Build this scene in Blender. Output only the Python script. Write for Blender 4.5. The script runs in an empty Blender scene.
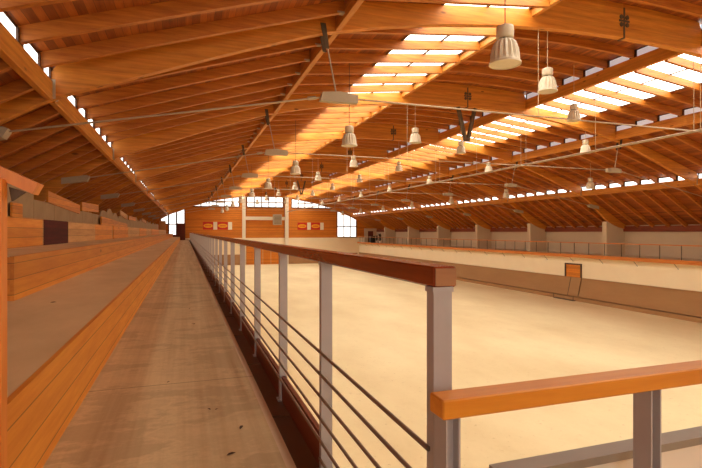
import bpy, math, random
from mathutils import Vector
random.seed(7)
SC = bpy.context.scene
COL = SC.collection

# ------------------------------------------------------------------ render look
SC.view_settings.view_transform = 'Standard'
SC.view_settings.look = 'None'
SC.view_settings.exposure = 0.15
SC.view_settings.gamma = 1.0
SC.view_settings.use_curve_mapping = False
SC.cycles.use_denoising = True
SC.cycles.max_bounces = 10
SC.cycles.diffuse_bounces = 7
SC.cycles.glossy_bounces = 3
SC.cycles.sample_clamp_indirect = 8.0
SC.cycles.use_light_tree = True

# ------------------------------------------------------------------ hall dimensions (metres, eye at z = 0)
BAY = 8.5
CELL = BAY / 7
OFF = .45                      # the rafters sit nearer the arch in the bay before it
Y0 = -5.8                      # back wall
YF = 79.2                      # far gable wall
ARCH_Y = [Y0 + BAY * i for i in range(11)]     # -5.8, 2.7, 11.2 ... 79.2
CX = 12.45                     # ridge line
GZ = -5.25                     # sand
WZ = -1.25                     # walkway

# ------------------------------------------------------------------ materials
def lin(c):
    return tuple(((x / 255) / 12.92 if x / 255 <= .04045 else ((x / 255 + .055) / 1.055) ** 2.4) for x in c) + (1,)

def newmat(name):
    m = bpy.data.materials.new(name); m.use_nodes = True
    nt = m.node_tree
    b = nt.nodes['Principled BSDF']
    return m, nt, b

def N(nt, t, **kw):
    n = nt.nodes.new(t)
    for k, v in kw.items():
        setattr(n, k, v)
    return n

def ramp(nt, fac, stops):
    r = N(nt, 'ShaderNodeValToRGB')
    els = r.color_ramp.elements
    while len(els) < len(stops): els.new(.5)
    for e, (p, c) in zip(els, stops):
        e.position = p; e.color = c
    nt.links.new(fac, r.inputs[0])
    return r.outputs[0]

def mix(nt, fac, a, b, mode='MIX'):
    m = N(nt, 'ShaderNodeMix', data_type='RGBA', blend_type=mode)
    if isinstance(fac, (int, float)): m.inputs[0].default_value = fac
    else: nt.links.new(fac, m.inputs[0])
    for i, v in ((6, a), (7, b)):
        if isinstance(v, tuple): m.inputs[i].default_value = v
        else: nt.links.new(v, m.inputs[i])
    return m.outputs[2]

def mathn(nt, op, a, b=None):
    m = N(nt, 'ShaderNodeMath', operation=op)
    for i, v in ((0, a), (1, b)):
        if v is None: continue
        if isinstance(v, (int, float)): m.inputs[i].default_value = v
        else: nt.links.new(v, m.inputs[i])
    return m.outputs[0]

def coords(nt, scale, rnd=True):
    tc = N(nt, 'ShaderNodeTexCoord')
    src = tc.outputs['Object']
    if rnd:
        oi = N(nt, 'ShaderNodeObjectInfo')
        v = N(nt, 'ShaderNodeVectorMath', operation='MULTIPLY_ADD')
        cb = N(nt, 'ShaderNodeCombineXYZ')
        for i in range(3): nt.links.new(oi.outputs['Random'], cb.inputs[i])
        nt.links.new(cb.outputs[0], v.inputs[0]); v.inputs[1].default_value = (37, 53, 29)
        nt.links.new(src, v.inputs[2]); src = v.outputs[0]
    mp = N(nt, 'ShaderNodeMapping'); mp.inputs['Scale'].default_value = scale
    nt.links.new(src, mp.inputs[0])
    return tc, src, mp.outputs[0]

def noise(nt, vec, scale, detail=4, rough=.6):
    n = N(nt, 'ShaderNodeTexNoise')
    n.inputs['Scale'].default_value = scale; n.inputs['Detail'].default_value = detail
    n.inputs['Roughness'].default_value = rough
    nt.links.new(vec, n.inputs['Vector'])
    return n.outputs['Fac']

def wood(name, light, dark, axis='X', rough=.55, boards=None, knots=True, lam=None, vary=.25):
    """axis = grain direction; boards = (axis, width) colour per board; lam = lamination height in z"""
    m, nt, b = newmat(name)
    sc = {'X': (.25, 3, 3), 'Y': (3, .25, 3), 'Z': (3, 3, .25)}[axis]
    tc, src, v = coords(nt, sc)
    g = noise(nt, v, 4, 6, .65)
    col = ramp(nt, g, [(.3, lin(dark)), (.62, lin(light))])
    big = noise(nt, v, .6, 2, .5)
    mid = tuple((a + c) / 2 for a, c in zip(light, dark))
    col = mix(nt, mathn(nt, 'MULTIPLY', big, .45), col, lin(mid))
    sep = N(nt, 'ShaderNodeSeparateXYZ'); nt.links.new(tc.outputs['Object'], sep.inputs[0])
    if boards:
        ax, w = boards
        t = mathn(nt, 'DIVIDE', sep.outputs['XYZ'.index(ax)], w)
        fl = mathn(nt, 'FLOOR', t)
        wn = N(nt, 'ShaderNodeTexWhiteNoise', noise_dimensions='1D'); nt.links.new(fl, wn.inputs['W'])
        k = ramp(nt, wn.outputs['Value'], [(0, (1 - vary * 1.5, 1 - vary * 1.7, 1 - vary * 1.9, 1)), (1, (1 + vary * .4, 1 + vary * .4, 1 + vary * .3, 1))])
        col = mix(nt, 1.0, col, k, 'MULTIPLY')
        fr = mathn(nt, 'FRACT', t)
        seam = mathn(nt, 'LESS_THAN', fr, min(.5, .008 / w))
        col = mix(nt, mathn(nt, 'MULTIPLY', seam, .6), col, lin((45, 22, 8)))
    if lam:
        t = mathn(nt, 'DIVIDE', sep.outputs[2], lam)
        fl = mathn(nt, 'FLOOR', t)
        wn = N(nt, 'ShaderNodeTexWhiteNoise', noise_dimensions='1D'); nt.links.new(fl, wn.inputs['W'])
        k = ramp(nt, wn.outputs['Value'], [(0, (.86, .84, .82, 1)), (1, (1.06, 1.06, 1.04, 1))])
        col = mix(nt, 1.0, col, k, 'MULTIPLY')
    if knots:
        vo = N(nt, 'ShaderNodeTexVoronoi'); vo.inputs['Scale'].default_value = 1.6
        mp2 = N(nt, 'ShaderNodeMapping')
        mp2.inputs['Scale'].default_value = {'X': (.45, 1.3, 1.3), 'Y': (1.3, .45, 1.3), 'Z': (1.3, 1.3, .45)}[axis]
        nt.links.new(src, mp2.inputs[0]); nt.links.new(mp2.outputs[0], vo.inputs['Vector'])
        kf = ramp(nt, vo.outputs['Distance'], [(.045, (1, 1, 1, 1)), (.085, (0, 0, 0, 1))])
        col = mix(nt, mathn(nt, 'MULTIPLY', kf, .7), col, lin((70, 30, 10)))
    nt.links.new(col, b.inputs['Base Color'])
    b.inputs['Roughness'].default_value = rough
    bp = N(nt, 'ShaderNodeBump'); bp.inputs['Strength'].default_value = .15; bp.inputs['Distance'].default_value = .01
    nt.links.new(g, bp.inputs['Height']); nt.links.new(bp.outputs[0], b.inputs['Normal'])
    return m

def plaster(name, col, dark, scale=1.5, rough=.85, amt=.5, bump=.1, stretch=(1, 1, 1)):
    m, nt, b = newmat(name)
    tc, src, v = coords(nt, stretch, False)
    n1 = noise(nt, v, scale, 6, .6)
    n2 = noise(nt, v, scale * 9, 4, .6)
    f = ramp(nt, n1, [(.35, (0, 0, 0, 1)), (.7, (1, 1, 1, 1))])
    c = mix(nt, mathn(nt, 'MULTIPLY', f, amt), lin(col), lin(dark))
    c = mix(nt, mathn(nt, 'MULTIPLY', n2, amt * .35), c, lin(dark))
    nt.links.new(c, b.inputs['Base Color'])
    b.inputs['Roughness'].default_value = rough
    bp = N(nt, 'ShaderNodeBump'); bp.inputs['Strength'].default_value = bump; bp.inputs['Distance'].default_value = .01
    nt.links.new(n2, bp.inputs['Height']); nt.links.new(bp.outputs[0], b.inputs['Normal'])
    return m

def plain(name, col, rough=.5, metal=0, var=.12):
    m, nt, b = newmat(name)
    tc, src, v = coords(nt, (1, 1, 1))
    n1 = noise(nt, v, 14, 4, .6)
    c = mix(nt, mathn(nt, 'MULTIPLY', n1, var * 2), lin(col), lin(tuple(x * .6 for x in col)))
    nt.links.new(c, b.inputs['Base Color'])
    b.inputs['Roughness'].default_value = rough; b.inputs['Metallic'].default_value = metal
    return m

def emit(name, col, s, vary=0):
    m, nt, b = newmat(name)
    b.inputs['Base Color'].default_value = lin((225, 225, 220))
    b.inputs['Roughness'].default_value = .35
    b.inputs['Emission Color'].default_value = col
    b.inputs['Emission Strength'].default_value = s
    return m

def walkway_mat():
    m, nt, b = newmat('worn_concrete')
    tc, src, v = coords(nt, (1, 1, 1), False)
    mp = N(nt, 'ShaderNodeMapping'); mp.inputs['Scale'].default_value = (6, .12, 1); nt.links.new(src, mp.inputs[0])
    streak = noise(nt, mp.outputs[0], 1.4, 4, .6)
    mp2 = N(nt, 'ShaderNodeMapping'); mp2.inputs['Scale'].default_value = (.8, 1.3, 1); nt.links.new(src, mp2.inputs[0])
    n1 = noise(nt, mp2.outputs[0], 1.5, 6, .65)
    n2 = noise(nt, src, 30, 5, .7)
    c = ramp(nt, streak, [(.35, lin((204, 174, 126))), (.65, lin((228, 202, 152)))])
    f = ramp(nt, n1, [(.44, (1, 1, 1, 1)), (.495, (0, 0, 0, 1)), (.53, (.5, .5, .5, 1)), (.62, (0, 0, 0, 1))])
    c = mix(nt, mathn(nt, 'MULTIPLY', f, .28), c, lin((110, 84, 60)))
    c = mix(nt, mathn(nt, 'MULTIPLY', n2, .3), c, lin((140, 112, 86)))
    # long pale joint line near the gutter
    sp = N(nt, 'ShaderNodeSeparateXYZ'); nt.links.new(src, sp.inputs[0])
    d = mathn(nt, 'ABSOLUTE', mathn(nt, 'SUBTRACT', sp.outputs[0], .535))
    e = mathn(nt, 'LESS_THAN', d, .025)
    c = mix(nt, mathn(nt, 'MULTIPLY', e, .6), c, lin((222, 198, 165)))
    # cross joints of the slabs
    t = mathn(nt, 'FRACT', mathn(nt, 'DIVIDE', sp.outputs[1], 4.25))
    j = mathn(nt, 'LESS_THAN', t, .004)
    c = mix(nt, mathn(nt, 'MULTIPLY', j, .5), c, lin((90, 70, 52)))
    nt.links.new(c, b.inputs['Base Color']); b.inputs['Roughness'].default_value = .7
    bp = N(nt, 'ShaderNodeBump'); bp.inputs['Strength'].default_value = .2; bp.inputs['Distance'].default_value = .005
    nt.links.new(n2, bp.inputs['Height']); nt.links.new(bp.outputs[0], b.inputs['Normal'])
    return m

def sand_mat():
    m, nt, b = newmat('arena_sand')
    tc, src, v = coords(nt, (1, .5, 1), False)
    n1 = noise(nt, v, .22, 6, .62)
    n2 = noise(nt, src, 2.2, 6, .7)
    n3 = noise(nt, src, 7, 5, .75)
    c = ramp(nt, n1, [(.32, lin((226, 203, 156))), (.64, lin((243, 225, 181)))])
    f = ramp(nt, n2, [(.55, (0, 0, 0, 1)), (.72, (1, 1, 1, 1))])
    c = mix(nt, mathn(nt, 'MULTIPLY', f, .14), c, lin((200, 168, 118)))
    f3 = ramp(nt, n3, [(.62, (0, 0, 0, 1)), (.70, (1, 1, 1, 1))])
    c = mix(nt, mathn(nt, 'MULTIPLY', f3, .5), c, lin((170, 138, 96)))
    # trodden darker track along the kickboards
    sp = N(nt, 'ShaderNodeSeparateXYZ'); nt.links.new(src, sp.inputs[0])
    w = mathn(nt, 'ADD', sp.outputs[0], mathn(nt, 'MULTIPLY', n1, 2.0))
    tr = ramp(nt, mathn(nt, 'DIVIDE', w, 30), [(.80, (0, 0, 0, 1)), (.86, (.7, .7, .7, 1)), (.93, (.9, .9, .9, 1)), (.97, (.6, .6, .6, 1))])
    c = mix(nt, mathn(nt, 'MULTIPLY', tr, .45), c, lin((205, 172, 122)))
    nt.links.new(c, b.inputs['Base Color']); b.inputs['Roughness'].default_value = .95
    bp = N(nt, 'ShaderNodeBump'); bp.inputs['Strength'].default_value = .35; bp.inputs['Distance'].default_value = .04
    nt.links.new(n2, bp.inputs['Height']); nt.links.new(bp.outputs[0], b.inputs['Normal'])
    return m

ARCHW = wood('glulam_arch_spruce', (226, 152, 54), (188, 108, 28), 'X', .5, lam=.042, knots=True)
PURW = wood('glulam_purlin_spruce', (224, 154, 64), (188, 112, 34), 'Y', .5, lam=.042)
RAFW = wood('rafter_spruce', (206, 130, 46), (156, 82, 22), 'X', .5)
DECK = wood('roof_boarding', (186, 104, 32), (138, 66, 16), 'Y', .55, boards=('X', .14), vary=.3)  # darkened board colour puts shade between the rafters
RISER = wood('riser_boards', (238, 158, 54), (208, 118, 28), 'Y', .5, boards=('Z', .17), vary=.22)
PANO = wood('orange_stand_panels', (238, 158, 54), (208, 118, 30), 'Y', .5, boards=('Z', .17), vary=.15)
PANL = wood('pale_stand_panels', (224, 174, 112), (196, 140, 80), 'Y', .6, boards=('Z', .17), vary=.12)
PANM = wood('maroon_recess_panel', (92, 22, 8), (64, 12, 4), 'Y', .85, boards=('Z', .17), vary=.2, knots=False)  # shade of what reads as a stair recess, put into the panel colour
GREYP = plaster('grey_stand_plywood', (178, 152, 114), (150, 124, 88), 2, .8)
POSTW = wood('orange_post', (226, 138, 52), (196, 104, 32), 'Z', .45)
RAILD = wood('varnished_rail_redbrown', (156, 66, 22), (116, 42, 12), 'Y', .26)
RAILO = wood('varnished_rail_orange', (234, 156, 46), (210, 124, 26), 'X', .38)
SILLW = wood('dark_red_sill', (140, 62, 26), (108, 42, 16), 'Y', .6, knots=False)
ENDG = wood('rail_end_grain', (178, 126, 84), (146, 96, 60), 'X', .5, knots=False)
KICKR = wood('redbrown_toe_board', (128, 56, 24), (96, 36, 14), 'Y', .5, knots=False)
FARW = wood('gable_boarding', (224, 138, 34), (202, 112, 18), 'X', .55, boards=('Z', .16), vary=.14, knots=False)
GALW = wood('gallery_fascia_wood', (214, 132, 52), (186, 102, 34), 'Y', .5, knots=False)
KICKB = plaster('brown_kickboard', (174, 132, 86), (150, 108, 66), .5, .7, stretch=(1, .6, 2))
CREAM = plaster('cream_render', (250, 236, 204), (238, 220, 184), .7, .85, amt=.35)
GREYW = plaster('beige_render', (214, 196, 168), (196, 176, 146), .7, .85, amt=.35)
WALK = walkway_mat()
TERR = plaster('terrace_concrete', (226, 192, 142), (186, 150, 104), .9, .75, amt=.6, stretch=(1.5, .7, 1))
GUT = plaster('brown_gutter', (112, 74, 44), (88, 54, 30), 2, .45, stretch=(3, .5, 1))
SAND = sand_mat()
PAINT = plain('grey_lilac_paint', (184, 176, 174), .4)
RODM = plain('rod_grey_brown', (140, 118, 98), .4, .3)
STEEL = plain('zinc_steel', (186, 170, 144), .6, 0)
TIE = plain('tie_steel', (190, 168, 140), .45, .4)
DSTEEL = plain('dark_steel', (100, 82, 60), .6, .2)
DFRAME = plain('dark_window_frame', (84, 56, 38), .5)
LAMPC = plain('lamp_cream_enamel', (226, 214, 188), .4)
LENS = plain('lamp_lens', (222, 210, 184), .3)
CABLE = plain('cable_dark', (80, 62, 46), .6)
WIREL = plain('wire_light', (214, 196, 160), .5)
WHITE = plain('white_column_paint', (240, 232, 210), .5)
RED = plain('red_board', (206, 40, 20), .45)
YEL = plain('yellow_oval', (246, 176, 30), .45)
BLACKM = plain('black_matt', (30, 24, 20), .6)
DOORR = plain('dark_red_door', (104, 34, 16), .5)
BEIGEP = plaster('parapet_beige', (244, 234, 216), (230, 214, 190), 2, .7, amt=.3)
GBAR = plain('grey_bar_paint', (158, 146, 130), .45)
LEAFM = plain('dry_leaf', (84, 54, 30), .8)
SKY_PANE = emit('skylight_pane', (1.0, .97, .84, 1), 5.2)
WIN_PANE = emit('window_pane', (1.0, .98, .94, 1), 1.5)
STRIP_PANE = emit('clerestory_pane', (1.0, .98, .93, 1), 2.2)
BACK_FILL_PANE = emit('rear_fill_pane', (1.0, .96, .88, 1), 5.0)  # glow of the added rear windows, fills the near walkway and stand
STRIP_GREY = emit('clerestory_grey', (.80, .82, .92, 1), .34)

# ------------------------------------------------------------------ mesh helpers
class MB:
    def __init__(s): s.v = []; s.f = []; s.sm = []
    def add(s, vs, fs, smooth=False):
        o = len(s.v); s.v += [tuple(map(float, p)) for p in vs]
        for f in fs: s.f.append(tuple(i + o for i in f)); s.sm.append(smooth)
        return s
    def box(s, x0, x1, y0, y1, z0, z1, bev=0):
        if bev:
            b = bev
            rings = [(x0 + b, x1 - b, y0 + b, y1 - b, z0), (x0, x1, y0, y1, z0 + b), (x0, x1, y0, y1, z1 - b), (x0 + b, x1 - b, y0 + b, y1 - b, z1)]
            vs = []
            for (a, c, d, e, z) in rings:
                k = 0 if z in (z0, z1) else b
                vs += [(a + k, d, z), (c - k, d, z), (c, d + k, z), (c, e - k, z), (c - k, e, z), (a + k, e, z), (a, e - k, z), (a, d + k, z)]
            fs = [tuple(range(7, -1, -1)), tuple(range(24, 32))]
            for r in range(3):
                for i in range(8):
                    j = (i + 1) % 8
                    fs.append((r * 8 + i, r * 8 + j, r * 8 + 8 + j, r * 8 + 8 + i))
            return s.add(vs, fs)
        vs = [(x0, y0, z0), (x1, y0, z0), (x1, y1, z0), (x0, y1, z0), (x0, y0, z1), (x1, y0, z1), (x1, y1, z1), (x0, y1, z1)]
        return s.add(vs, [(3, 2, 1, 0), (4, 5, 6, 7), (0, 1, 5, 4), (1, 2, 6, 5), (2, 3, 7, 6), (3, 0, 4, 7)])
    def band(s, bot, top, y0, y1):
        """solid between two x-z polylines, extruded in y"""
        n = len(bot); vs = []
        for (xb, zb), (xt, zt) in zip(bot, top):
            vs += [(xb, y0, zb), (xt, y0, zt), (xt, y1, zt), (xb, y1, zb)]
        fs = [(0, 1, 2, 3), tuple(4 * (n - 1) + i for i in (3, 2, 1, 0))]
        for i in range(n - 1):
            a = 4 * i; b = a + 4
            fs += [(a, b, b + 1, a + 1), (a + 1, b + 1, b + 2, a + 2), (a + 2, b + 2, b + 3, a + 3), (a + 3, b + 3, b, a)]
        return s.add(vs, fs)
    def prism_y(s, pts, y0, y1):
        n = len(pts)
        vs = [(x, y0, z) for x, z in pts] + [(x, y1, z) for x, z in pts]
        fs = [tuple(range(n)), tuple(range(2 * n - 1, n - 1, -1))] + [(i, i + n, (i + 1) % n + n, (i + 1) % n) for i in range(n)]
        return s.add(vs, fs)
    def prism_x(s, pts, x0, x1):
        n = len(pts)
        vs = [(x0, y, z) for y, z in pts] + [(x1, y, z) for y, z in pts]
        fs = [tuple(range(n - 1, -1, -1)), tuple(range(n, 2 * n))] + [(i, (i + 1) % n, (i + 1) % n + n, i + n) for i in range(n)]
        return s.add(vs, fs)
    def bar(s, p, q, w, h=None):
        """rectangular bar between two points, w horizontal, h vertical"""
        h = h or w
        p = Vector(p); q = Vector(q); d = (q - p).normalized()
        up = Vector((0, 0, 1)) if abs(d.z) < .99 else Vector((0, 1, 0))
        a = d.cross(up).normalized() * w / 2; b = a.cross(d).normalized() * h / 2
        vs = [p - a - b, p + a - b, p + a + b, p - a + b, q - a - b, q + a - b, q + a + b, q - a + b]
        return s.add(vs, [(3, 2, 1, 0), (4, 5, 6, 7), (0, 1, 5, 4), (1, 2, 6, 5), (2, 3, 7, 6), (3, 0, 4, 7)])
    def tube(s, p, q, r, n=8, r2=None):
        r2 = r if r2 is None else r2
        p = Vector(p); q = Vector(q); d = (q - p).normalized()
        up = Vector((0, 0, 1)) if abs(d.z) < .99 else Vector((0, 1, 0))
        a = d.cross(up).normalized(); b = a.cross(d).normalized(); vs = []
        for c, rr in ((p, r), (q, r2)):
            for i in range(n):
                t = 2 * math.pi * i / n; vs.append(c + (a * math.cos(t) + b * math.sin(t)) * rr)
        s.add(vs, [tuple(range(n)), tuple(range(2 * n - 1, n - 1, -1))])
        return s.add(vs, [(i, i + n, (i + 1) % n + n, (i + 1) % n) for i in range(n)], True)
    def lathe(s, prof, n=24, flute=0, nf=12, c=(0, 0)):
        vs = []
        for (r, z, k) in prof:
            for i in range(n):
                t = 2 * math.pi * i / n
                rr = r * (1 - k * flute * (.5 + .5 * math.cos(nf * t)))
                vs.append((c[0] + rr * math.cos(t), c[1] + rr * math.sin(t), z))
        fs = []
        for j in range(len(prof) - 1):
            for i in range(n):
                fs.append((j * n + i, j * n + (i + 1) % n, (j + 1) * n + (i + 1) % n, (j + 1) * n + i))
        s.add(vs, fs, not flute)
        return s
    def build(s, name, mat, parent=None, loc=None):
        me = bpy.data.meshes.new(name)
        me.from_pydata(s.v, [], s.f); me.materials.append(mat)
        me.polygons.foreach_set('use_smooth', s.sm)
        import bmesh
        bm = bmesh.new(); bm.from_mesh(me); bmesh.ops.recalc_face_normals(bm, faces=bm.faces); bm.to_mesh(me); bm.free()
        me.update()
        o = bpy.data.objects.new(name, me); COL.objects.link(o)
        if parent: o.parent = parent
        if loc: o.location = loc
        return o

def empty(name, loc):
    o = bpy.data.objects.new(name, None); COL.objects.link(o); o.location = loc; o.empty_display_size = .2
    return o
def tag(o, label, cat, group=None, kind=None):
    o['label'] = label; o['category'] = cat
    if group: o['group'] = group
    if kind: o['kind'] = kind
    return o
def struct(o, label, cat):
    return tag(o, label, cat, kind='structure')
def copy_tree(o, parent=None):
    c = o.copy(); COL.objects.link(c); c.parent = parent
    for ch in list(o.children): copy_tree(ch, c)
    return c
def NUM(i):
    t = ['', 'one', 'two', 'three', 'four', 'five', 'six', 'seven', 'eight', 'nine', 'ten', 'eleven', 'twelve', 'thirteen', 'fourteen', 'fifteen', 'sixteen', 'seventeen', 'eighteen', 'nineteen']
    return t[i] if i < 20 else ['twenty', 'thirty', 'forty'][i // 10 - 2] + ('-' + t[i % 10] if i % 10 else '')
ORD = ['nearest', 'second nearest', 'third', 'fourth', 'fifth', 'sixth', 'seventh', 'eighth', 'ninth', 'tenth', 'eleventh', 'twelfth']
BAYNAME = ['bay overhead behind the nearest visible arch', 'bay before the nearest visible arch', 'first bay past the nearest arch', 'second bay past the nearest arch', 'third bay past the nearest arch',
           'fourth bay past the nearest arch', 'fifth bay past the nearest arch', 'sixth bay past the nearest arch', 'seventh bay past the nearest arch', 'last bay at the gable']
BAYS = ['bay behind', 'bay before nearest arch', 'bay one', 'bay two', 'bay three', 'bay four', 'bay five', 'bay six', 'bay seven', 'gable bay']
def bayn(i):   # i = index of the bay in ARCH_Y
    return {0: 'overhead bay', 1: 'bay before the nearest arch', 9: 'last bay before the gable'}.get(i, ['first', 'second', 'third', 'fourth', 'fifth', 'sixth', 'seventh'][max(0, min(6, i - 2))] + ' bay past the nearest arch')

# ------------------------------------------------------------------ arch profile
HALF = [(-6.9, .2), (-6.0, .38), (-5.0, .80), (-4.2, 1.50), (-3.43, 2.14), (-2.5, 2.70), (-.96, 3.27), (1.18, 4.08), (3.05, 4.72), (4.6, 5.08), (6.28, 5.38), (8.36, 5.64), (10.5, 5.79), (12.45, 5.83)]
def interp(tab, x):
    for (a, za), (b, zb) in zip(tab, tab[1:]):
        if a <= x <= b: return za + (zb - za) * (x - a) / (b - a)
    return tab[0][1] if x < tab[0][0] else tab[-1][1]
def under(x):
    if x > CX: x = 2 * CX - x
    # light smoothing of the measured curve
    return (interp(HALF, x - .35) + 2 * interp(HALF, x) + interp(HALF, x + .35)) / 4 if x > -6 and x < 12.1 else interp(HALF, x)
def mir(x): return 2 * CX - x
# longitudinal beams (x centre, z bottom, z top)
PURL = [(-2.57, 2.63, 3.02), (3.47, 4.82, 5.28), (9.15, 5.97, 6.44)]
# roof sections: rafter underside (x0,z0)-(x1,z1), rise of crown
RD = .27
SECT = {
 'outer_l': [(-6.95, .15), (-2.66, 2.66)],
 'low_l': [(-2.62, 3.04), (3.39, 4.95)],
 'mid_l': [(3.42, 5.30), (9.07, 5.93)],
 'crown': [(9.10, 6.45), (mir(9.10), 6.45)],
}
def line(sec, n=9):
    (x0, z0), (x1, z1) = SECT[sec]
    rise = {'outer_l': .0, 'low_l': .03, 'mid_l': .0, 'crown': .12}[sec]
    out = []
    for i in range(n):
        t = i / (n - 1)
        out.append((x0 + (x1 - x0) * t, z0 + (z1 - z0) * t + rise * 4 * t * (1 - t)))
    return out
ALLSEC = []
for k in ('outer_l', 'low_l', 'mid_l', 'crown'):
    ALLSEC.append((k, line(k)))
for k in ('mid_l', 'low_l', 'outer_l'):
    ALLSEC.append((k.replace('_l', '_r'), [(mir(x), z) for x, z in reversed(line(k))]))
def decktop(x):
    for k, ln in ALLSEC:
        if ln[0][0] - .02 <= x <= ln[-1][0] + .02: return interp(ln, x) + RD
    return interp(ALLSEC[0][1], x) + RD
SECNAME = {'outer_l': 'low roof over the stand', 'low_l': 'left roof slope above the walkway', 'mid_l': 'roof strip of the left skylights', 'crown': 'crown of the roof',
           'mid_r': 'roof strip of the right skylights', 'low_r': 'right roof slope above the arena', 'outer_r': 'low roof over the right gallery'}
SKY_X = {'mid_l': (6.3, 9.02), 'mid_r': (15.9, 19.1)}

# ------------------------------------------------------------------ ceiling boarding
for k, ln in ALLSEC:
    mb = MB()
    def strip(a, b, m=mb, ln=ln):
        xs = [a] + [x for x, z in ln if a < x < b] + [b]
        bot = [(x, interp(ln, x) + RD) for x in xs]
        m.band(bot, [(x, z + .05) for x, z in bot], Y0, YF + .2)
    if k in SKY_X:
        a, b = SKY_X[k]
        strip(ln[0][0], a); strip(b, ln[-1][0])
    else:
        strip(ln[0][0] - (.3 if k == 'outer_l' else 0), ln[-1][0])
    struct(mb.build('ceiling', DECK), 'shade-darkened timber boarding of the ' + SECNAME[k], 'ceiling')

# ------------------------------------------------------------------ arches
def arch_parts(i, y):
    lab = {0: 'glulam arch over the back wall', 1: 'glulam arch overhead before the nearest visible one', 2: 'nearest fully visible curved glulam arch spanning the hall', 10: 'curved glulam arch against the far gable windows'}.get(
        i, 'curved glulam arch spanning the hall, %s beyond the nearest visible one' % ['first', 'second', 'third', 'fourth', 'fifth', 'sixth', 'seventh'][i - 3] if 3 <= i <= 9 else '')
    e = tag(empty('glulam_arch', (CX, y, 0)), lab, 'roof arch', 'curved glulam arches of the hall roof', 'thing')
    hw = .10
    for side in (0, 1):
        xs = [-6.9 + (CX - .015 + 6.9) * t / 56 for t in range(57)]
        bot = [(x, under(x)) for x in xs]; top = [(x, max(decktop(x) - .01, under(x) + .3)) for x in xs]
        if side: bot = [(mir(x), z) for x, z in reversed(bot)]; top = [(mir(x), z) for x, z in reversed(top)]
        m = MB(); m.band([(x - CX, z) for x, z in bot], [(x - CX, z) for x, z in top], -hw, hw)
        m.build('arch_half', ARCHW, e)
    # crown hinge: dark slot plate with a four-lobed bolt plate
    m = MB(); m.box(-.03, .03, -hw - .012, hw + .012, 5.80, 6.72)
    for a in (45, 135, 225, 315):
        c, s = math.cos(math.radians(a)), math.sin(math.radians(a))
        m.tube((.16 * c, -hw - .02, 6.32 + .16 * s), (.16 * c, hw + .02, 6.32 + .16 * s), .07, 10)
    m.box(-.20, .20, -hw - .018, hw + .018, 6.29, 6.35)
    m.build('crown_hinge', DSTEEL, e)
    for sx in (1, -1):
        # perforated hanger plates at the eaves beams
        x = (-2.5 - CX) * sx
        m = MB(); m.box(x - .05, x + .05, -hw - .012, -hw, 2.66, 3.05)
        m.box(x - .05, x + .05, hw, hw + .012, 2.66, 3.05)
        for z in (2.72, 2.80, 2.88, 2.96):
            m.tube((x, -hw - .02, z), (x, hw + .02, z), .014, 6)
        m.build('hanger_plate', STEEL, e)
        # tie rod bracket under the arch
        x = (3.10 - CX) * sx
        m = MB()
        m.prism_y([(x - .07, 4.95), (x + .06, 4.95), (x + .10 * sx + .045, 4.36), (x + .10 * sx - .045, 4.36)], -hw - .03, -hw - .005)
        m.prism_y([(x - .07, 4.95), (x + .06, 4.95), (x + .10 * sx + .045, 4.36), (x + .10 * sx - .045, 4.36)], hw + .005, hw + .03)
        m.build('tie_bracket', DSTEEL, e)
    if i in (3, 7):
        m = MB()
        for s in (-1, 1):
            m.bar((.45 * s, 0, 5.80), (.06 * s, 0, 4.28), .16, .14)
        m.box(-.14, .14, -.06, .06, 4.22, 4.36)
        m.build('v_strut', DSTEEL, e)
for i, y in enumerate(ARCH_Y):
    arch_parts(i, y - (.12 if i == 10 else 0) + (.12 if i == 0 else 0))

# ------------------------------------------------------------------ tie rods
def tie(y, lab):
    e = tag(empty('tie_rod', (CX, y, 3.25)), lab, 'tie rod', 'steel tie rods under the arches')
    zc = 0; h = 3.5 - CX
    m = MB(); m.tube((h + .45, 0, zc), (-h - .45, 0, zc), .022, 6); m.build('middle_rod', TIE, e)
    for s in (1, -1):
        X = lambda x: (x - CX) * s
        m = MB(); m.tube((X(3.04), 0, -.04), (X(-3.3), 0, -1.28), .022, 6)
        m.tube((X(2.95), 0, -.05), (X(2.75), 0, -.09), .045, 8); m.build('sloping_rod', TIE, e)
        m = MB()
        pts = [(X(3.04), -.12), (X(3.30), -.13), (X(3.99), -.11), (X(3.99), .08), (X(3.52), .13), (X(3.1), .08)]
        m.prism_y(pts, -.09, .09); m.build('spindle', STEEL, e)
        m = MB(); m.tube((X(3.45), 0, .12), (X(3.24), 0, 1.16), .018, 6); m.build('hanger', STEEL, e)
        m = MB()
        m.prism_y([(X(-4.15), -1.55), (X(-3.35), -1.42), (X(-3.25), -1.24), (X(-3.35), -1.20), (X(-4.15), -1.33)], -.14, .14)
        m.build('anchor_block', STEEL, e)
        m = MB(); m.tube((X(9.4), 0, 0), (X(9.4), 0, under(9.4) - 3.25), .009, 5); m.build('suspension_wire', WIREL, e)
for i, y in enumerate(ARCH_Y[1:10]):
    tie(y, {0: 'overhead steel tie rod before the nearest visible arch', 1: 'steel tie rod with grey spindles under the nearest visible arch'}.get(i,
        'steel tie rod with grey spindles under the %s arch beyond the nearest' % ['first', 'second', 'third', 'fourth', 'fifth', 'sixth', 'seventh', 'eighth'][i - 2]))

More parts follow.
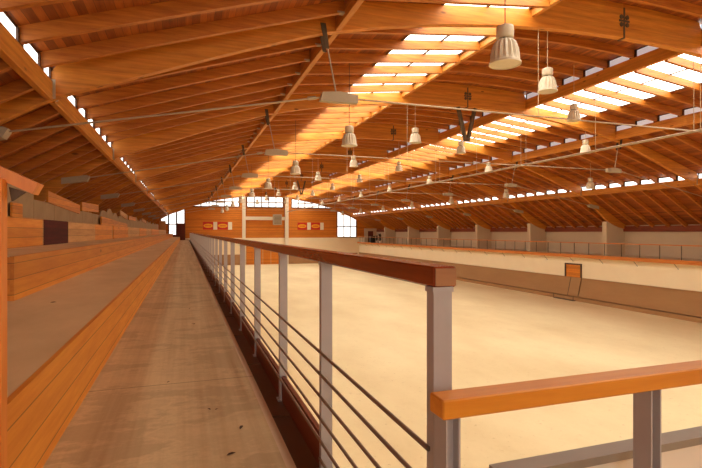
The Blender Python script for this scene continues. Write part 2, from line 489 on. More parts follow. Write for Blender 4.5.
# ------------------------------------------------------------------ purlins and rafters
PN = ['left eaves', 'left lower', 'left upper', 'right upper', 'right lower', 'right eaves']
pl = [(x, a, b) for x, a, b in PURL] + [(mir(x), a, b) for x, a, b in reversed(PURL)]
for r, (x, a, b) in enumerate(pl):
    m = MB(); m.box(-.07, .07, .1, BAY - .1, a, b, .008)
    base = None
    for i in range(0, 10):
        if base is None:
            o = base = m.build('purlin', PURW, None, (x, ARCH_Y[i], 0))
        else:
            o = base.copy(); COL.objects.link(o); o.location = (x, ARCH_Y[i], 0)
        tag(o, 'brown glulam %s beam in the %s' % (PN[r], bayn(i)), 'roof beam', 'lengthwise glulam beams', 'thing')
for k, ln in ALLSEC:
    m = MB(); m.band([(x - ln[0][0], z) for x, z in ln], [(x - ln[0][0], z + RD) for x, z in ln], -.06, .06)
    base = None
    for i in range(1, 9):
        if i == 1 and k in ('outer_r', 'low_r'): continue
        for j in range(1, 7):
            if i == 1 and j < 4: continue
            y = ARCH_Y[i] + j * CELL + (OFF if i == 1 else 0)
            if base is None:
                o = base = m.build('rafter', RAFW)
                if k == 'low_l':
                    xe = ln[-1][0] - ln[0][0]; ze = ln[-1][1]
                    MB().box(xe - .16, xe + .02, -.066, .066, ze - .03, ze + .012).build('end_shoe', STEEL, o)
            else:
                o = copy_tree(base)
            o.location = (ln[0][0], y, 0)
            tag(o, '%s timber rafter of the %s, %s' % (['first', 'second', 'third', 'fourth', 'fifth', 'sixth'][j - 1], {
                'outer_l': 'low roof above the stand', 'low_l': 'left roof slope', 'mid_l': 'left skylight strip', 'crown': 'roof crown',
                'mid_r': 'right skylight strip', 'low_r': 'right roof slope', 'outer_r': 'low roof above the gallery'}[k], bayn(i)), 'rafter', 'rafters in the ' + SECNAME[k], 'thing')

m = MB()
for k, ln in ALLSEC:
    for j in range(1, 7):
        m.band(ln, [(x, z + RD) for x, z in ln], ARCH_Y[9] + j * CELL - .06, ARCH_Y[9] + j * CELL + .06)
tag(m.build('rafter', RAFW), 'timber rafters of the last bay before the far gable', 'rafter', 'rafters of the last bay', 'stuff')

# ------------------------------------------------------------------ skylights (daylit translucent panes)
wn = [0]
def wname():
    wn[0] += 1; return 'window_%d' % wn[0]
for k, (a, b) in SKY_X.items():
    ln = dict(ALLSEC)[k]
    mid = (a + b) / 2
    fm = MB(); y0, y1 = .06, CELL - .06
    za, zm, zb = (interp(ln, q) + RD for q in (a, mid, b))
    for q, z in ((a, za), (mid, zm), (b, zb)):
        fm.box(q - .03, q + .03, y0, y1, z - .03, z + .045)
    pm = []
    for (p, q, zp, zq) in ((a + .03, mid - .03, za, zm), (mid + .03, b - .03, zm, zb)):
        pp = MB(); pp.band([(p, zp + .01), (q, zq + .01)], [(p, zp + .03), (q, zq + .03)], y0, y1); pm.append(pp)
    proto = None
    for i in range(0, 10):
        for j in range(7):
            if proto is None:
                e = proto = empty(wname(), (0, 0, 0)); fm.build('frame', DFRAME, e)
                for pp in pm: pp.build('pane', SKY_PANE, e)
            else:
                e = copy_tree(proto); e.name = wname()
            e.location = (0, ARCH_Y[i] + j * CELL + (OFF if i == 1 else 0), 0)
            if i == 1 and j == 6: e.scale.y = (CELL - OFF) / CELL
            struct(e, 'bright skylight, %s of the %s skylight strip in the %s' % (['first', 'second', 'third', 'fourth', 'fifth', 'sixth', 'seventh'][j], 'left' if k == 'mid_l' else 'right', bayn(i)), 'skylight')
            e['group'] = 'skylights of the ' + ('left' if k == 'mid_l' else 'right') + ' strip'

# ------------------------------------------------------------------ clerestory strips above the beams
for r, (x, a, b) in enumerate(pl):
    h = .25
    mat = {0: STRIP_PANE, 5: STRIP_PANE}.get(r, STRIP_GREY)
    proto = None
    for i in range(0, 10):
        if i in (0, 1, 2):
            e = proto = empty(wname(), (0, 0, 0))
            off = OFF if i == 1 else 0
            cuts = [j * CELL + off for j in range(8)]
            cuts[0] = 0; cuts[-1] = BAY
            for c0, c1 in zip(cuts, cuts[1:]):
                m = MB(); m.box(x - .008, x + .008, c0 + .15, c1 - .15, b + .01, b + h); m.build('pane', mat, e)
            m = MB()
            m.box(x - .015, x + .015, .1, BAY - .1, b, b + .012)
            m.box(x - .015, x + .015, .1, BAY - .1, b + h, b + RD + .04)
            for c0 in cuts: m.box(x - .04, x + .04, max(.1, c0 - .15), min(BAY - .1, c0 + .15), b, b + RD)
            m.build('frame', DFRAME, e)
        else:
            e = copy_tree(proto); e.name = wname()
        e.location = (0, ARCH_Y[i], 0)
        struct(e, 'low strip window above the %s beam in the %s' % (PN[r], bayn(i)), 'window')

# ------------------------------------------------------------------ floors
struct(MB().box(.76, 28.7, Y0, YF, GZ - .2, GZ).build('floor', SAND), 'pale yellow sand floor of the riding arena', 'floor')
struct(MB().box(-.72, .56, Y0, YF, WZ - .2, WZ).build('floor', WALK), 'worn tan concrete walkway beside the railing', 'floor')
struct(MB().box(-1.75, -.72, Y0, YF, -1.2, -.74).build('floor', TERR), 'lowest concrete terrace of the stand', 'floor')
struct(MB().box(-2.75, -1.75, 6.13, YF, -.9, -.27).build('floor', TERR), 'second concrete terrace of the stand', 'floor')
struct(MB().box(-3.75, -2.75, 6.13, YF, -.4, .24).build('floor', TERR), 'top concrete terrace of the stand', 'floor')
struct(MB().box(-7, -1.75, Y0, 6.13, -1.3, -.74).build('floor', TERR), 'concrete aisle floor at the near end of the stand', 'floor')
struct(MB().box(-7, -3.75, 6.13, YF, -1.3, -.74).build('floor', TERR), 'concrete floor behind the stand', 'floor')
m = MB().box(.56, .745, Y0, YF, WZ - .2, WZ - .03)
y = -5.0
while y < 78:
    m.box(.565, .70, y, y + .012, WZ - .03, WZ - .022); y += 1.39
struct(m.build('trim_1', GUT), 'brown gutter strip between the walkway and the railing', 'trim')
struct(MB().box(.745, .80, Y0, YF, GZ, WZ - .03).build('wall_below_walkway', CREAM), 'cream retaining wall under the walkway', 'wall')
struct(MB().box(.80, 4.2, -3.5, 1.42, WZ - .2, WZ - .03).build('floor', TERR), 'small concrete landing at the near end of the railing', 'floor')

# ------------------------------------------------------------------ walls
m = MB(); m.prism_y([(-7, -1.5), (-7, 1.2), (-2.6, 3.6), (3.4, 5.6), (9, 6.9), (CX, 7.1), (15.9, 6.9), (21.5, 5.6), (27.5, 3.6), (31.9, 1.2), (31.9, GZ), (.7, GZ), (.7, -1.5)], Y0 - .2, Y0)
struct(m.build('wall_back', CREAM), 'cream wall behind the viewpoint', 'wall')
struct(MB().box(-7.2, -7, Y0, YF, -1.5, .5).build('wall_left', GREYW), 'dim wall behind the stand under the low roof', 'wall')
struct(MB().box(28.6, 28.8, Y0, YF, GZ, -1.75).build('wall_right', CREAM), 'cream lower wall along the right side of the arena', 'wall')
struct(MB().box(31.7, 31.9, Y0, YF, -1.75, .5).build('wall_right_upper', GREYW), 'beige back wall of the right gallery', 'wall')
struct(MB().box(31.55, 31.7, Y0, YF, .02, .44).build('trim_2', SILLW), 'reddish timber sill beam on the gallery back wall', 'trim')
struct(MB().box(-7.2, 31.9, YF, YF + .2, GZ, -.96).build('wall_far_lower', CREAM), 'cream lower part of the far gable wall', 'wall')
m = MB(); m.prism_y([(-7.2, -.96), (-7.2, 1.2), (-2.6, 3.7), (3.4, 5.7), (9, 7.0), (CX, 7.2), (15.9, 7.0), (21.5, 5.7), (27.5, 3.7), (31.9, 1.2), (31.9, -.96)], YF, YF + .2)
struct(m.build('wall_far', FARW), 'orange timber-clad upper far gable wall', 'wall')
# leaning kickboards
m = MB(); m.prism_y([(28.60, -3.53), (28.25, -4.93), (28.60, -4.93)], Y0, YF)
m.prism_y([(28.10, -5.25), (28.10, -5.02), (28.14, -4.98), (28.60, -4.98), (28.60, -5.25)], Y0, YF)
m.box(28.54, 28.62, Y0, YF, -3.56, -3.50)
struct(m.build('baseboard_right', KICKB), 'long brown leaning kickboard on the right side of the arena', 'kickboard')
m = MB(); m.prism_x([(YF, -3.60), (YF - .35, -4.93), (YF - .35, -5.25), (YF, -5.25)], .8, 9.2)
m.prism_x([(YF, -3.60), (YF - .35, -4.93), (YF - .35, -5.25), (YF, -5.25)], 14.7, 28.3)
struct(m.build('baseboard_far', KICKB), 'brown kickboard along the foot of the far wall', 'kickboard')

# gallery
g = tag(empty('gallery', (28.25, 36, -1.75)), 'long gallery with orange timber edge above the right arena wall', 'gallery')
gy = 36
m = MB().box(.0, 3.45, Y0 - gy, 78.95 - gy, -.10, .0); m.build('deck', GREYW, g)
m = MB().box(-.06, 0, Y0 - gy, 78.95 - gy, -.20, .05, .008); m.build('fascia_board', GALW, g)
y = 4.6 - BAY
while y < 78.5:
    MB().bar((-.03, y - gy, -.20), (.33, y - gy, -.55), .02, .02).build('strut', DSTEEL, g); y += BAY / 3
gr = tag(empty('gallery_railing', (28.26, 36, -1.70)), 'thin orange-topped railing along the edge of the right gallery', 'railing')
MB().box(-.03, .03, Y0 - gy, 78.9 - gy, .86, .92).build('top_rail', GALW, gr)
y = 7.0
while y < 79:
    MB().box(-.018, .018, y - gy - .02, y - gy + .02, .0, .87).build('post', DSTEEL, gr); y += BAY / 6
# fin walls
for i in range(2, 10):
    y = ARCH_Y[i]
    m = MB(); m.prism_y([(0, -1.75), (1.8, -1.75), (1.8, .2), (.35, .78), (0, .78)], 0, .40)
    if i == 9: pass
    o = m.build('pillar', GREYW, None, (29.9, y, 0))
    tag(o, 'beige fin-shaped pillar on the right gallery, %s' % (['first out of frame', 'the one nearest the picture edge', 'second from the picture edge', 'third from the picture edge', 'fourth from the picture edge', 'fifth from the picture edge', 'sixth from the picture edge', 'farthest, beside the gable'][i - 2]), 'pillar', 'fin-shaped pillars on the gallery', 'thing')

# wooden hatch and gate in the right wall
e = empty('door_1', (28.6, 30.1, -3.5)); struct(e, 'small orange wooden door above the right kickboard', 'door')
MB().box(-.03, .0, -.72, .72, .0, .95).build('leaf', FARW, e)
m = MB(); m.box(-.07, .0, -.86, -.74, .0, 1.06); m.box(-.07, .0, .74, .86, .0, 1.06); m.box(-.07, .0, -.86, .86, .96, 1.06); m.build('frame', DFRAME, e)
e = tag(empty('kickboard_gate', (28.25, 30.3, -5.25)), 'gate panel with dark edges set in the brown kickboard', 'gate')
MB().prism_y([(.31, 1.74), (-.03, .42), (.0, .42), (.34, 1.74)], -1.05, .0).build('panel', KICKB, e)
for yy in (-1.05, .0):
    MB().bar((.30, yy, 1.74), (-.04, yy, .36), .045 if yy == 0 else .025, .03).build('edge_strip', DSTEEL, e)
MB().box(-.42, -.10, -.95, 1.1, .0, .05).build('foot_plate', DSTEEL, e)
for yy in (-.95, 1.1):
    MB().box(-.42, -.38, yy - .02, yy + .02, .05, .36).build('foot_post', DSTEEL, e)

# ------------------------------------------------------------------ stand
struct(MB().box(-.745, -.715, 2.42, YF - .6, WZ, -.735).build('trim_3', RISER), 'orange boarded riser beside the walkway', 'riser')
m = MB(); m.box(-1.775, -1.735, 6.09, YF - .6, -.74, -.262)
struct(m.build('trim_4', RISER), 'orange boarded riser of the second terrace', 'riser')
struct(MB().box(-2.75, -1.775, 6.10, 6.13, -.74, -.27).build('trim_5', PANO), 'orange end panel of the second terrace at the aisle', 'riser')
struct(MB().box(-3.75, -2.75, 6.10, 6.13, -.74, .24).build('trim_6', PANO), 'orange end panel of the top terrace at the aisle', 'riser')
# coloured panels of the top riser
segs = [(6.14, 11.22, PANO, 'orange boarded panel, nearest on the top riser'), (11.36, 13.50, PANM, 'dark maroon panel for a shaded recess in the top riser'),
        (13.51, 17.28, PANL, 'pale unvarnished panel beside the maroon one'), (17.30, 21.05, PANO, 'orange panel beyond the pale panel on the top riser'),
        (21.50, 26.8, PANO, 'orange panel beyond the dark gap on the top riser'), (26.82, 33.3, PANL, 'pale panel past the gap on the top riser'),
        (33.5, 39.0, PANO, 'orange panel in the distant half of the top riser'), (39.02, 45.0, PANL, 'distant pale panel of the top riser'),
        (45.3, 57.0, PANO, 'distant long orange panel of the top riser'), (57.3, 78.5, PANL, 'farthest pale panel of the top riser')]
for a, b, mt, lab in segs:
    tag(MB().box(-.03, .03, 0, b - a, 0, .525, .004).build('stand_boarding', mt, None, (-2.74, a, -.27)), lab, 'panel', 'panels of the top riser', 'thing')
tag(MB().box(-.03, .03, 0, .05, 0, .53).build('riser_post', PANL, None, (-2.74, 11.25, -.27)), 'thin pale post between the orange and the maroon panel', 'post')
# grey back wall of the stand made of separate plywood boards
hs = [1.12, 1.10, 1.14, 1.16, .84, .80, .78, .80, .78, .98, 1.16, 1.02, .92, 1.18, 1.10, .9, 1.1, 1.15, .92, 1.1, 1.0, 1.15, .9, 1.1, 1.0, 1.12, .9, 1.05, 1.1, .95, 1.1, 1.0]
y = 6.2; i = 0
while y < 76:
    w = 2.05; h = hs[i % len(hs)]; h2 = hs[(i + 1) % len(hs)]
    if i < 9: pts = [(0, 0), (w, 0), (w, h - .24), (0, h - .24)]
    else: pts = [(0, 0), (w, 0), (w, (h + h2) / 2 - .34), (w * .55, h - .18), (w * .2, h - .22), (0, h - .42)]
    o = MB().prism_x([(p, q) for p, q in pts], -.025, .025).build('backing_board', GREYP, None, (-3.72, y, .24))
    tag(o, 'grey plywood board at the back of the stand, %s' % (ORD[i] + ' from the near end' if i < 12 else NUM(i) + ' boards beyond the nearest one'), 'board', 'grey boards behind the stand', 'thing')
    y += w + .03; i += 1
# loose orange backrest boards above the grey ones
def backrest(p, q, h, mt, lab, x2=None):
    (x, ya, za) = p; (x3, yb, zb) = q
    m = MB(); t = .05
    m.add([(0, 0, 0), (0, 0, h), (x3 - x, yb - ya, zb - za + h * (1 if x2 is None else x2)), (x3 - x, yb - ya, zb - za),
           (-t, 0, 0), (-t, 0, h), (x3 - x - t, yb - ya, zb - za + h * (1 if x2 is None else x2)), (x3 - x - t, yb - ya, zb - za)],
          [(0, 1, 2, 3), (4, 7, 6, 5), (0, 4, 5, 1), (3, 2, 6, 7), (1, 5, 6, 2), (0, 3, 7, 4)])
    tag(m.build('backrest_board', mt, None, (x, ya, za)), lab, 'board', 'backrest boards on the stand', 'thing')
backrest((-3.66, 15.75, .84), (-3.66, 20.15, .66), .33, PANO, 'orange board tilting down, nearest of the boards on the grey plywood')
backrest((-3.66, 20.55, .80), (-3.66, 24.2, .88), .33, PANO, 'flat-topped orange board beyond the tilted one')
backrest((-3.60, 12.55, .245), (-3.60, 13.25, .245), .41, PANO, 'short orange board low against the nearest grey plywood')
backrest((-3.55, 24.3, .26), (-3.55, 34.6, .26), .44, PANO, 'long low pale orange board behind the top riser', .6)
backrest((-3.62, 31.6, 1.0), (-3.62, 35.2, .84), .30, PANL, 'small pale tilted board farther along the stand')
backrest((-3.62, 36.2, .84), (-3.62, 41.0, .84), .28, PANO, 'orange board following the small pale tilted one')
backrest((-3.62, 47, .98), (-3.62, 52, .80), .28, PANL, 'farthest tilted pale board on the stand')

# near left post with stair handrail
e = tag(empty('stair_handrail', (-.74, 2.34, WZ)), 'orange timber post with sloping handrail at the left picture edge', 'handrail')
MB().box(-.04, .04, -.04, .04, .0, 1.47, .006).build('post', POSTW, e)
m = MB(); m.bar((.145, .06, 1.432), (-1.6, .06, 2.28), .09, .050); m.build('rail', POSTW, e)
m = MB(); m.prism_y([(.04, 1.44), (.10, 1.42), (.05, 1.38)], .05, .07); m.build('bracket', DSTEEL, e)  # small dark wedge below the rail end

# ------------------------------------------------------------------ main railing
R = tag(empty('railing', (.71, 1.27, WZ)), 'grey steel railing with red-brown timber handrail along the walkway', 'railing')
ry = 1.27; rz = WZ
posts = [1.27, 2.49, 3.68]
while posts[-1] < 77.5: posts.append(posts[-1] + 1.385)
m = MB(); m.box(.68 - .71, .757 - .71, 1.249 - ry, YF - 1.2 - ry, -.162 - rz, -.101 - rz, .006); m.build('handrail', RAILD, R)
MB().box(.685 - .71, .752 - .71, 1.2455 - ry, 1.2495 - ry, -.157 - rz, -.106 - rz).build('end_grain', ENDG, R)
pm = MB()
pm.box(-.03, .03, -.021, .021, -.06, 1.075)
pm.box(-.034, .034, -.024, .024, 1.075, 1.09)
pm.box(-.045, .045, -.04, .04, -.06, -.02)
pbase = None
for y in posts[:]:
    if pbase is None: o = pbase = pm.build('post', PAINT, R)
    else:
        o = pbase.copy(); COL.objects.link(o); o.parent = R
    o.location = (0, y - ry, 0)
for k in range(5):
    z = -.635 - .1165 * k - rz
    MB().tube((-.035, .0, z), (-.035, posts[-1] - ry, z), .008, 8).build('rod', RODM, R)
MB().tube((-.035, .0, -1.20 - rz), (-.035, posts[1] - ry, -1.20 - rz), .008, 8).build('rod', RODM, R)
for a, b in zip(posts[1:], posts[2:]):
    MB().box(-.015, .012, a - ry + .025, b - ry - .025, -.03, .155).build('toe_board', KICKR, R)

# ------------------------------------------------------------------ low rail on the right
L = tag(empty('low_railing', (1.4, 1.16, WZ - .03)), 'low orange timber rail on grey posts at the lower right', 'railing')
lz = WZ - .03
MB().box(.64 - 1.4, 4.1 - 1.4, 1.124 - 1.16, 1.20 - 1.16, -.496 - lz, -.443 - lz, .004).build('handrail', RAILO, L)
for x in (.68, 1.412, 2.144, 2.876, 3.608):
    m = MB(); x -= 1.4
    m.box(x - .022, x - .016, -.02, .045, 0, -.497 - lz); m.box(x + .016, x + .022, -.02, .045, 0, -.497 - lz)
    m.box(x - .016, x + .016, .008, .016, 0, -.497 - lz)
    m.build('post', PAINT, L)
Pp = tag(empty('parapet', (2.5, 1.34, WZ - .03)), 'pale parapet with a grey bar on top behind the low rail', 'parapet')
MB().box(.955 - 2.5, 4.1 - 2.5, -.04, .035, -.800 - lz, -.772 - lz).build('top_bar', GBAR, Pp)
MB().box(.97 - 2.5, 4.1 - 2.5, -.02, .015, 0, -.800 - lz).build('panel', BEIGEP, Pp)

# ------------------------------------------------------------------ far gable: windows, columns, signs, doors
def gable_window(cells, zb, hz, label, bars=(), topoff=.10, wy=None):
    e = empty(wname(), ((cells[0][0] + cells[-1][1]) / 2, YF - .03 if wy is None else wy, zb)); struct(e, label, 'window')
    ox = e.location.x
    fm = MB(); t = .15
    for a, b in cells:
        ta, tb = min(under(a) - topoff, 5.86), min(under(b) - topoff, 5.86)
        zs = [zb] + [h for h in hz if h < max(ta, tb) - .15] + [None]
        for z0, z1 in zip(zs, zs[1:]):
            n = 3
            xs = [a + t / 2 + (b - a - t) * i / n for i in range(n + 1)]
            top = [(min(under(x) - topoff, 5.86) if z1 is None else z1 - t / 2) for x in xs]
            if min(top) < z0 + .05: top = [max(v, z0 + .05) for v in top]
            m = MB(); m.band([(x - ox, z0 + t / 2 - zb) for x in xs], [(x - ox, v - zb) for x, v in zip(xs, top)], -.012, .0)
            m.build('pane', WIN_PANE if wy is None else BACK_FILL_PANE, e)
            if z1 is not None: fm.box(a - ox, b - ox, -.03, .028, z1 - t / 2 - zb, z1 + t / 2 - zb)
        for x, tt in ((a, ta), (b, tb)):
            fm.box(x - t / 2 - ox, x + t / 2 - ox, -.03, .028, 0, max(.1, tt - zb))
        fm.bar((a - ox, 0, max(ta, zb + .06) - zb + .03), (b - ox, 0, max(tb, zb + .06) - zb + .03), .056, .06)
        fm.box(a - ox, b - ox, -.03, .028, -t / 2, t / 2)
    fm.build('frame', DFRAME, e)
xs = [1.2, 2.36, 3.56, 4.72, 5.95, 7.08, 8.2]
gable_window(list(zip(xs, xs[1:])), 4.0, [4.8], 'left curved strip window high in the far gable')
gable_window([(9.42 + 1.17 * i, 10.59 + 1.17 * i) for i in range(5)], 4.0, [4.8], 'central strip window between the white columns in the far gable')
xr = [mir(x) for x in reversed(xs)]
gable_window(list(zip(xr, xr[1:])), 4.0, [4.8], 'right curved strip window high in the far gable', topoff=.22)
gable_window([(24.6, 25.8), (25.8, 26.95), (26.95, 28.05)], -.87, [.94], 'large six-pane window at the right end of the far gable', topoff=.25)
gable_window([(-3.5, -2.4)], 1.2, [], 'small slanted window left of the eaves beam in the far gable', topoff=.12)
gable_window([(-2.35, -1.25)], -.65, [1.2], 'tall window beside the dark door in the far gable', topoff=.12)
gable_window([(-1.18, -.04)], 1.26, [], 'window above the dark door in the far gable', topoff=.12)
# unseen windows added behind the viewpoint to brighten the walkway and stand
gable_window([(-3.5, -2.4), (-2.4, -1.25), (-1.25, -.04)], -.1, [1.2], 'added glowing tall slanted window behind the viewpoint', topoff=.12, wy=Y0 + .04)
gable_window(list(zip(xs, xs[1:])), 4.0, [4.8], 'added glowing left curved strip window behind the viewpoint', wy=Y0 + .04)
gable_window([(9.42 + 1.17 * i, 10.59 + 1.17 * i) for i in range(5)], 4.0, [4.8], 'added glowing central strip window behind the viewpoint', wy=Y0 + .04)
gable_window(list(zip(xr, xr[1:])), 4.0, [4.8], 'added glowing right curved strip window behind the viewpoint', topoff=.22, wy=Y0 + .04)
gable_window([(24.6, 25.8), (25.8, 26.95), (26.95, 28.05)], -.87, [.94], 'added glowing large six-pane window behind the viewpoint', topoff=.25, wy=Y0 + .04)
e = empty('door_2', (-.6, YF - .05, WZ)); struct(e, 'dark red door at the far end of the walkway', 'door')
MB().box(-.6, .56, -.0, .05, 0, 2.5).build('leaf', DOORR, e)
MB().box(.05, .60, -.7, -.64, 0, 2.3).build('open_leaf', DOORR, e)
m = MB(); m.box(-.66, -.58, -.04, .04, 0, 2.56); m.box(.56, .64, -.04, .04, 0, 2.56); m.box(-.66, .64, -.04, .04, 2.5, 2.58); m.build('frame', DFRAME, e)
# railing beyond the window, put on the inside of its opaque pane
e = tag(empty('outside_rail', (-1.8, 78.3, -.74)), 'short dark rail silhouetted against the far left window', 'rail')
MB().bar((-.5, 0, 1.0), (.55, 0, .72), .05).build('rail', BLACKM, e)
MB().box(-.03, .03, -.03, .03, 0, 1.35).build('post', BLACKM, e)
MB().box(.0, .55, -.05, .05, 0, .35).build('box', DOORR, e)
tag(MB().box(-.45, .45, -.2, .2, 0, 2.4).build('timber_column', PANL, None, (-3.2, 78.2, -.74)), 'brownish timber casing left of the far window', 'column', None, 'thing')
for x0, x1, lab in ((8.64, 9.16, 'left white steel column against the far wall'), (15.52, 16.10, 'right white steel column against the far wall')):
    m = MB(); w = x1 - x0
    m.box(0, w, 0, .04, 0, 11.0); m.box(0, w, .22, .26, 0, 11.0); m.box(w / 2 - .03, w / 2 + .03, .04, .22, 0, 11.0)
    tag(m.build('steel_column', WHITE, None, (x0, YF - .5, GZ)), lab, 'column', None, 'thing')
tag(MB().box(0, 6.36, 0, .25, 0, .55).build('white_beam', WHITE, None, (9.16, YF - .45, 1.93)), 'white horizontal beam between the two white columns', 'beam', None, 'thing')
e = tag(empty('air_heater', (14.2, YF - .8, 1.15)), 'grey boxy heater hung on the white beam', 'heater')
m = MB(); m.box(-.7, .7, -.25, .3, 0, 1.7, .03); m.build('body', STEEL, e)
m = MB()
for k in range(7): m.box(-.55, .55, -.28, -.25, .2 + k * .2, .27 + k * .2)
m.build('grille', DSTEEL, e)
def ring(m, rx, rz, y0, y1, n=20):
    m.prism_y([(rx * math.cos(2 * math.pi * i / n), rz * math.sin(2 * math.pi * i / n)) for i in range(n)], y0, y1)
for x0, w, lab, red in ((2.66, 1.55, 'red board with yellow oval, leftmost on the far wall', RED), (4.85, 1.6, 'red board with yellow oval, second from left on the far wall', RED),
                   (17.7, 1.6, 'faded orange-red board with yellow oval right of the right column', RED), (20.0, 1.6, 'faded orange-red board with yellow oval, rightmost on the far wall', RED)):
    e = tag(empty('advert_board', (x0 + w / 2, YF - .04, .98)), lab, 'sign', 'red advertising boards on the far wall')
    MB().box(-w / 2, w / 2, 0, .03, -.6, .6).build('backing', red, e)
    m = MB(); ring(m, w * .46, .32, -.015, .0); m.build('oval', YEL, e)
    m = MB()
    for k in range(5): m.box(-w * .28 + k * w * .115, -w * .28 + k * w * .115 + w * .07, -.022, -.015, -.09, .09)
    m.build('lettering', RED, e)
for x0, w, lab in ((4.22, .58, 'white square poster beside the leftmost red board'), (6.48, .6, 'white square poster beside the second red board'),
              (19.36, .6, 'white square poster between the two right boards'), (21.6, .6, 'white square poster at the far right of the boards')):
    tag(MB().box(-w / 2, w / 2, -.03, .0, -.6, .6).build('poster', WHITE, None, (x0 + w / 2, YF - .01, .98)), lab, 'poster', 'white posters on the far wall')
for x, z, lab in ((5.58, 3.24, 'lower of the two round floodlights on the far wall'), (6.31, 3.55, 'upper of the two round floodlights on the far wall')):
    e = tag(empty('floodlight', (x, YF - .25, z)), lab, 'floodlight', 'round floodlights on the far wall')
    m = MB(); m.tube((0, -.1, 0), (0, .12, .02), .24, 16, .12); m.build('housing', LAMPC, e)
    MB().box(-.03, .03, .10, .25, -.02, .3).build('bracket', DSTEEL, e)
e = empty('door_3', (11.95, YF - .08, GZ)); struct(e, 'wide orange wooden arena doors in the far wall', 'door')
for s in (-1, 1):
    MB().box(min(.02 * s, 2.6 * s), max(.02 * s, 2.6 * s), -.0, .08, 0, 3.15).build('leaf', FARW, e)
m = MB()
for x in (-2.65, -1.3, 0, 1.3, 2.65): m.box(x - .06, x + .06, -.04, .0, 0, 3.15)
m.box(-2.7, 2.7, -.04, .0, 3.1, 3.25); m.build('frame', PANL, e)

# far corner of the gallery: lit recess with dark furniture
e = tag(empty('partition', (29.2, 76.6, -1.75)), 'pale partition with dark red doorway at the far end of the gallery', 'partition')
m = MB(); m.box(-.6, .05, 0, .1, 0, 2.35); m.box(1.0, 1.6, 0, .1, 0, 2.35); m.box(.05, 1.0, 0, .1, 1.9, 2.35); m.build('wall_panel', GREYW, e)
MB().box(.05, 1.0, .02, .08, 0, 1.9).build('door_leaf', DOORR, e)
tag(MB().box(-.4, .4, -.3, .3, 0, 1.1, .02).build('cabinet', BLACKM, None, (29.2, 74.5, -1.75)), 'dark cabinet at the far end of the gallery', 'cabinet')
for x, y, h, lab in ((29.1, 70.9, 1.5, 'dark potted shrub on the far gallery, nearer one'), (29.25, 72.6, 1.2, 'dark potted shrub on the far gallery, farther one')):
    e = tag(empty('potted_shrub', (x, y, -1.75)), lab, 'plant', 'potted shrubs on the far gallery')
    MB().lathe([(.0, 0, 0), (.14, 0, 0), (.2, .35, 0), (.0, .35, 0)], 14).build('pot', WHITE, e)
    m = MB()
    for q in range(60):
        a = random.uniform(0, 6.28); r = random.uniform(.1, .45); z = random.uniform(.4, h)
        p = Vector((0, 0, z * .7)); t = Vector((r * math.cos(a), r * math.sin(a), z + .1))
        sd = Vector((-math.sin(a), math.cos(a), 0)) * .05
        m.add([p, (p + t) / 2 + sd, t, (p + t) / 2 - sd], [(0, 1, 2, 3)])
    m.build('foliage', BLACKM, e)

# ------------------------------------------------------------------ pendant lamps
def lamp_proto():
    e = empty('pendant_lamp', (0, 0, 0))
    MB().lathe([(0, .68, 0), (.10, .68, 0), (.145, .66, 0), (.15, .63, 0), (.15, .475, 0), (.13, .455, 0), (0, .45, 0)], 20).build('ballast_housing', LAMPC, e)
    MB().lathe([(.075, .455, 0), (.075, .41, 0)], 16).build('neck', DSTEEL, e)
    prof = [(.10, .43, .2), (.15, .42, .6), (.20, .36, 1), (.232, .27, 1), (.246, .18, 1), (.252, .10, .7), (.256, .05, .2), (.272, .035, 0), (.274, .0, 0), (.256, .0, 0), (.238, .06, 0), (.2, .2, 0), (.1, .38, 0)]
    MB().lathe(prof, 64, .10, 16).build('reflector', LAMPC, e)
    MB().lathe([(.0, .012, 0), (.254, .012, 0)], 24).build('lens', LENS, e)
    return e
lp = lamp_proto(); used = False
rows = [(5.3, 2.93, 0, 'lamp row nearest the walkway'), (9.9, 4.05, 1, 'second lamp row from the walkway'), (14.9, 4.5, 2, 'lamp row right of the hall centre'),
        (19.7, 4.1, 3, 'fourth lamp row from the walkway'), (24.3, 2.75, 4, 'lamp row nearest the right wall')]
for x, z, par, rn in rows:
    first = 7.16 + (4.25 if par % 2 else 0)
    if par in (2, 3): first += 8.5
    if par == 4: first += 17
    k = 0; y = first
    while y < 76:
        if not used: e = lp; used = True
        else: e = copy_tree(lp); [bpy.data.objects.remove(c) for c in list(e.children) if c.name.startswith('cable')]
        e.location = (x, y, z)
        top = decktop(x) - z
        if x > CX and 15.9 < x < 19.1: top += 0
        m = MB(); m.tube((0, 0, .67), (0, 0, top), .010, 5); m.build('cable', CABLE if k == 0 and par == 0 else (WIREL if par != 0 else CABLE), e)
        tag(e, 'cream bell-shaped pendant lamp, %s in the %s' % (ORD[k] if k else 'first and nearest', rn), 'lamp', 'bell-shaped pendant lamps')
        y += 8.5; k += 1

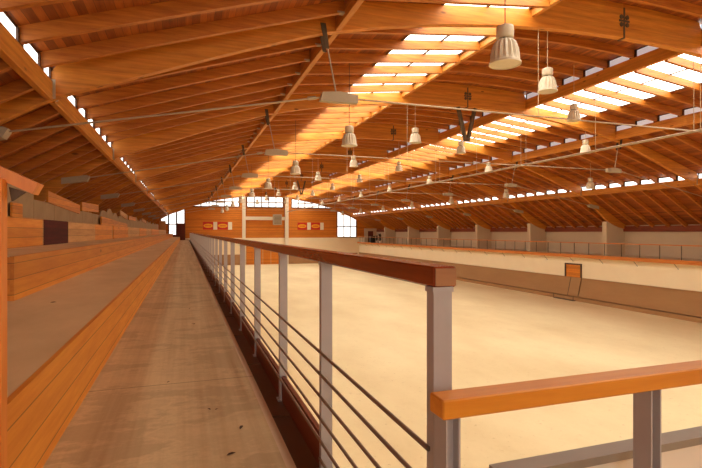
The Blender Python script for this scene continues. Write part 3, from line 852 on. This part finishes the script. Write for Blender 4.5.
# long service pipe resting on the tie rods
e = tag(empty('service_pipe', (15.8, 36, 3.30)), 'long pale service pipe running down the hall above the tie rods', 'pipe')
MB().tube((0, Y0 - 36, 0), (0, 78.8 - 36, 0), .045, 8).build('pipe', TIE, e)
y = 6.95
while y < 76:
    MB().tube((0, y - 36, 0), (0, y - 36, decktop(15.8) - 3.3 - .1), .009, 5).build('drop_wire', WIREL, e); y += 4.25

# dry leaves on the walkway
def leaf(x, y, s, rot, lab, z=WZ):
    m = MB()
    pts = [(-1, 0, .0), (-.4, .35, .18), (.3, .38, .22), (1, .05, .05), (.35, -.32, .12), (-.45, -.3, .2)]
    m.add([(s * a, s * b, s * c + .003) for a, b, c in pts] + [(0, 0, .003)], [(6, i, (i + 1) % 6) for i in range(6)])
    o = m.build('dry_leaf', LEAFM, None, (x, y, z + .002)); o.rotation_euler.z = rot
    tag(o, lab, 'leaf', 'dry leaves on the concrete')
leaf(.245, 2.79, .028, .3, 'curled dry leaf alone near the bottom of the walkway')
leaf(.34, 3.15, .030, 1.2, 'larger dry leaf close to the pale joint line')
leaf(.16, 3.55, .020, 2.0, 'tiny dry scrap in the middle of the near walkway')
leaf(.21, 3.53, .014, .5, 'tiny dry scrap right of a similar one on the walkway')
leaf(-.13, 4.3, .018, 1.0, 'dry leaf speck left of the walkway centre')
leaf(.11, 6.9, .03, 2.5, 'dry leaf pair member farther up the walkway')
leaf(.07, 8.3, .03, 1.6, 'dry leaf far up the walkway near its middle')
leaf(-.62, 2.9, .022, 2.2, 'dry leaf at the foot of the lowest riser')
leaf(-1.30, 5.8, .030, 0.4, 'dry leaf on the lowest terrace', -.74)

# ------------------------------------------------------------------ daylight and camera
w = bpy.data.worlds.new('overcast_sky'); SC.world = w; w.use_nodes = True
bg = w.node_tree.nodes['Background']; bg.inputs[0].default_value = (.85, .92, 1, 1); bg.inputs[1].default_value = 1.2

cam = bpy.data.cameras.new('camera'); co = bpy.data.objects.new('camera', cam); COL.objects.link(co)
cam.sensor_width = 36; cam.lens = 485 * 36 / 702
cam.shift_y = -2 / 702 * 1.0
yaw = math.atan(166 / 485)
co.location = (0, 0, 0); co.rotation_euler = (math.radians(90), 0, -yaw)
cam.clip_start = .05; cam.clip_end = 300
SC.camera = co
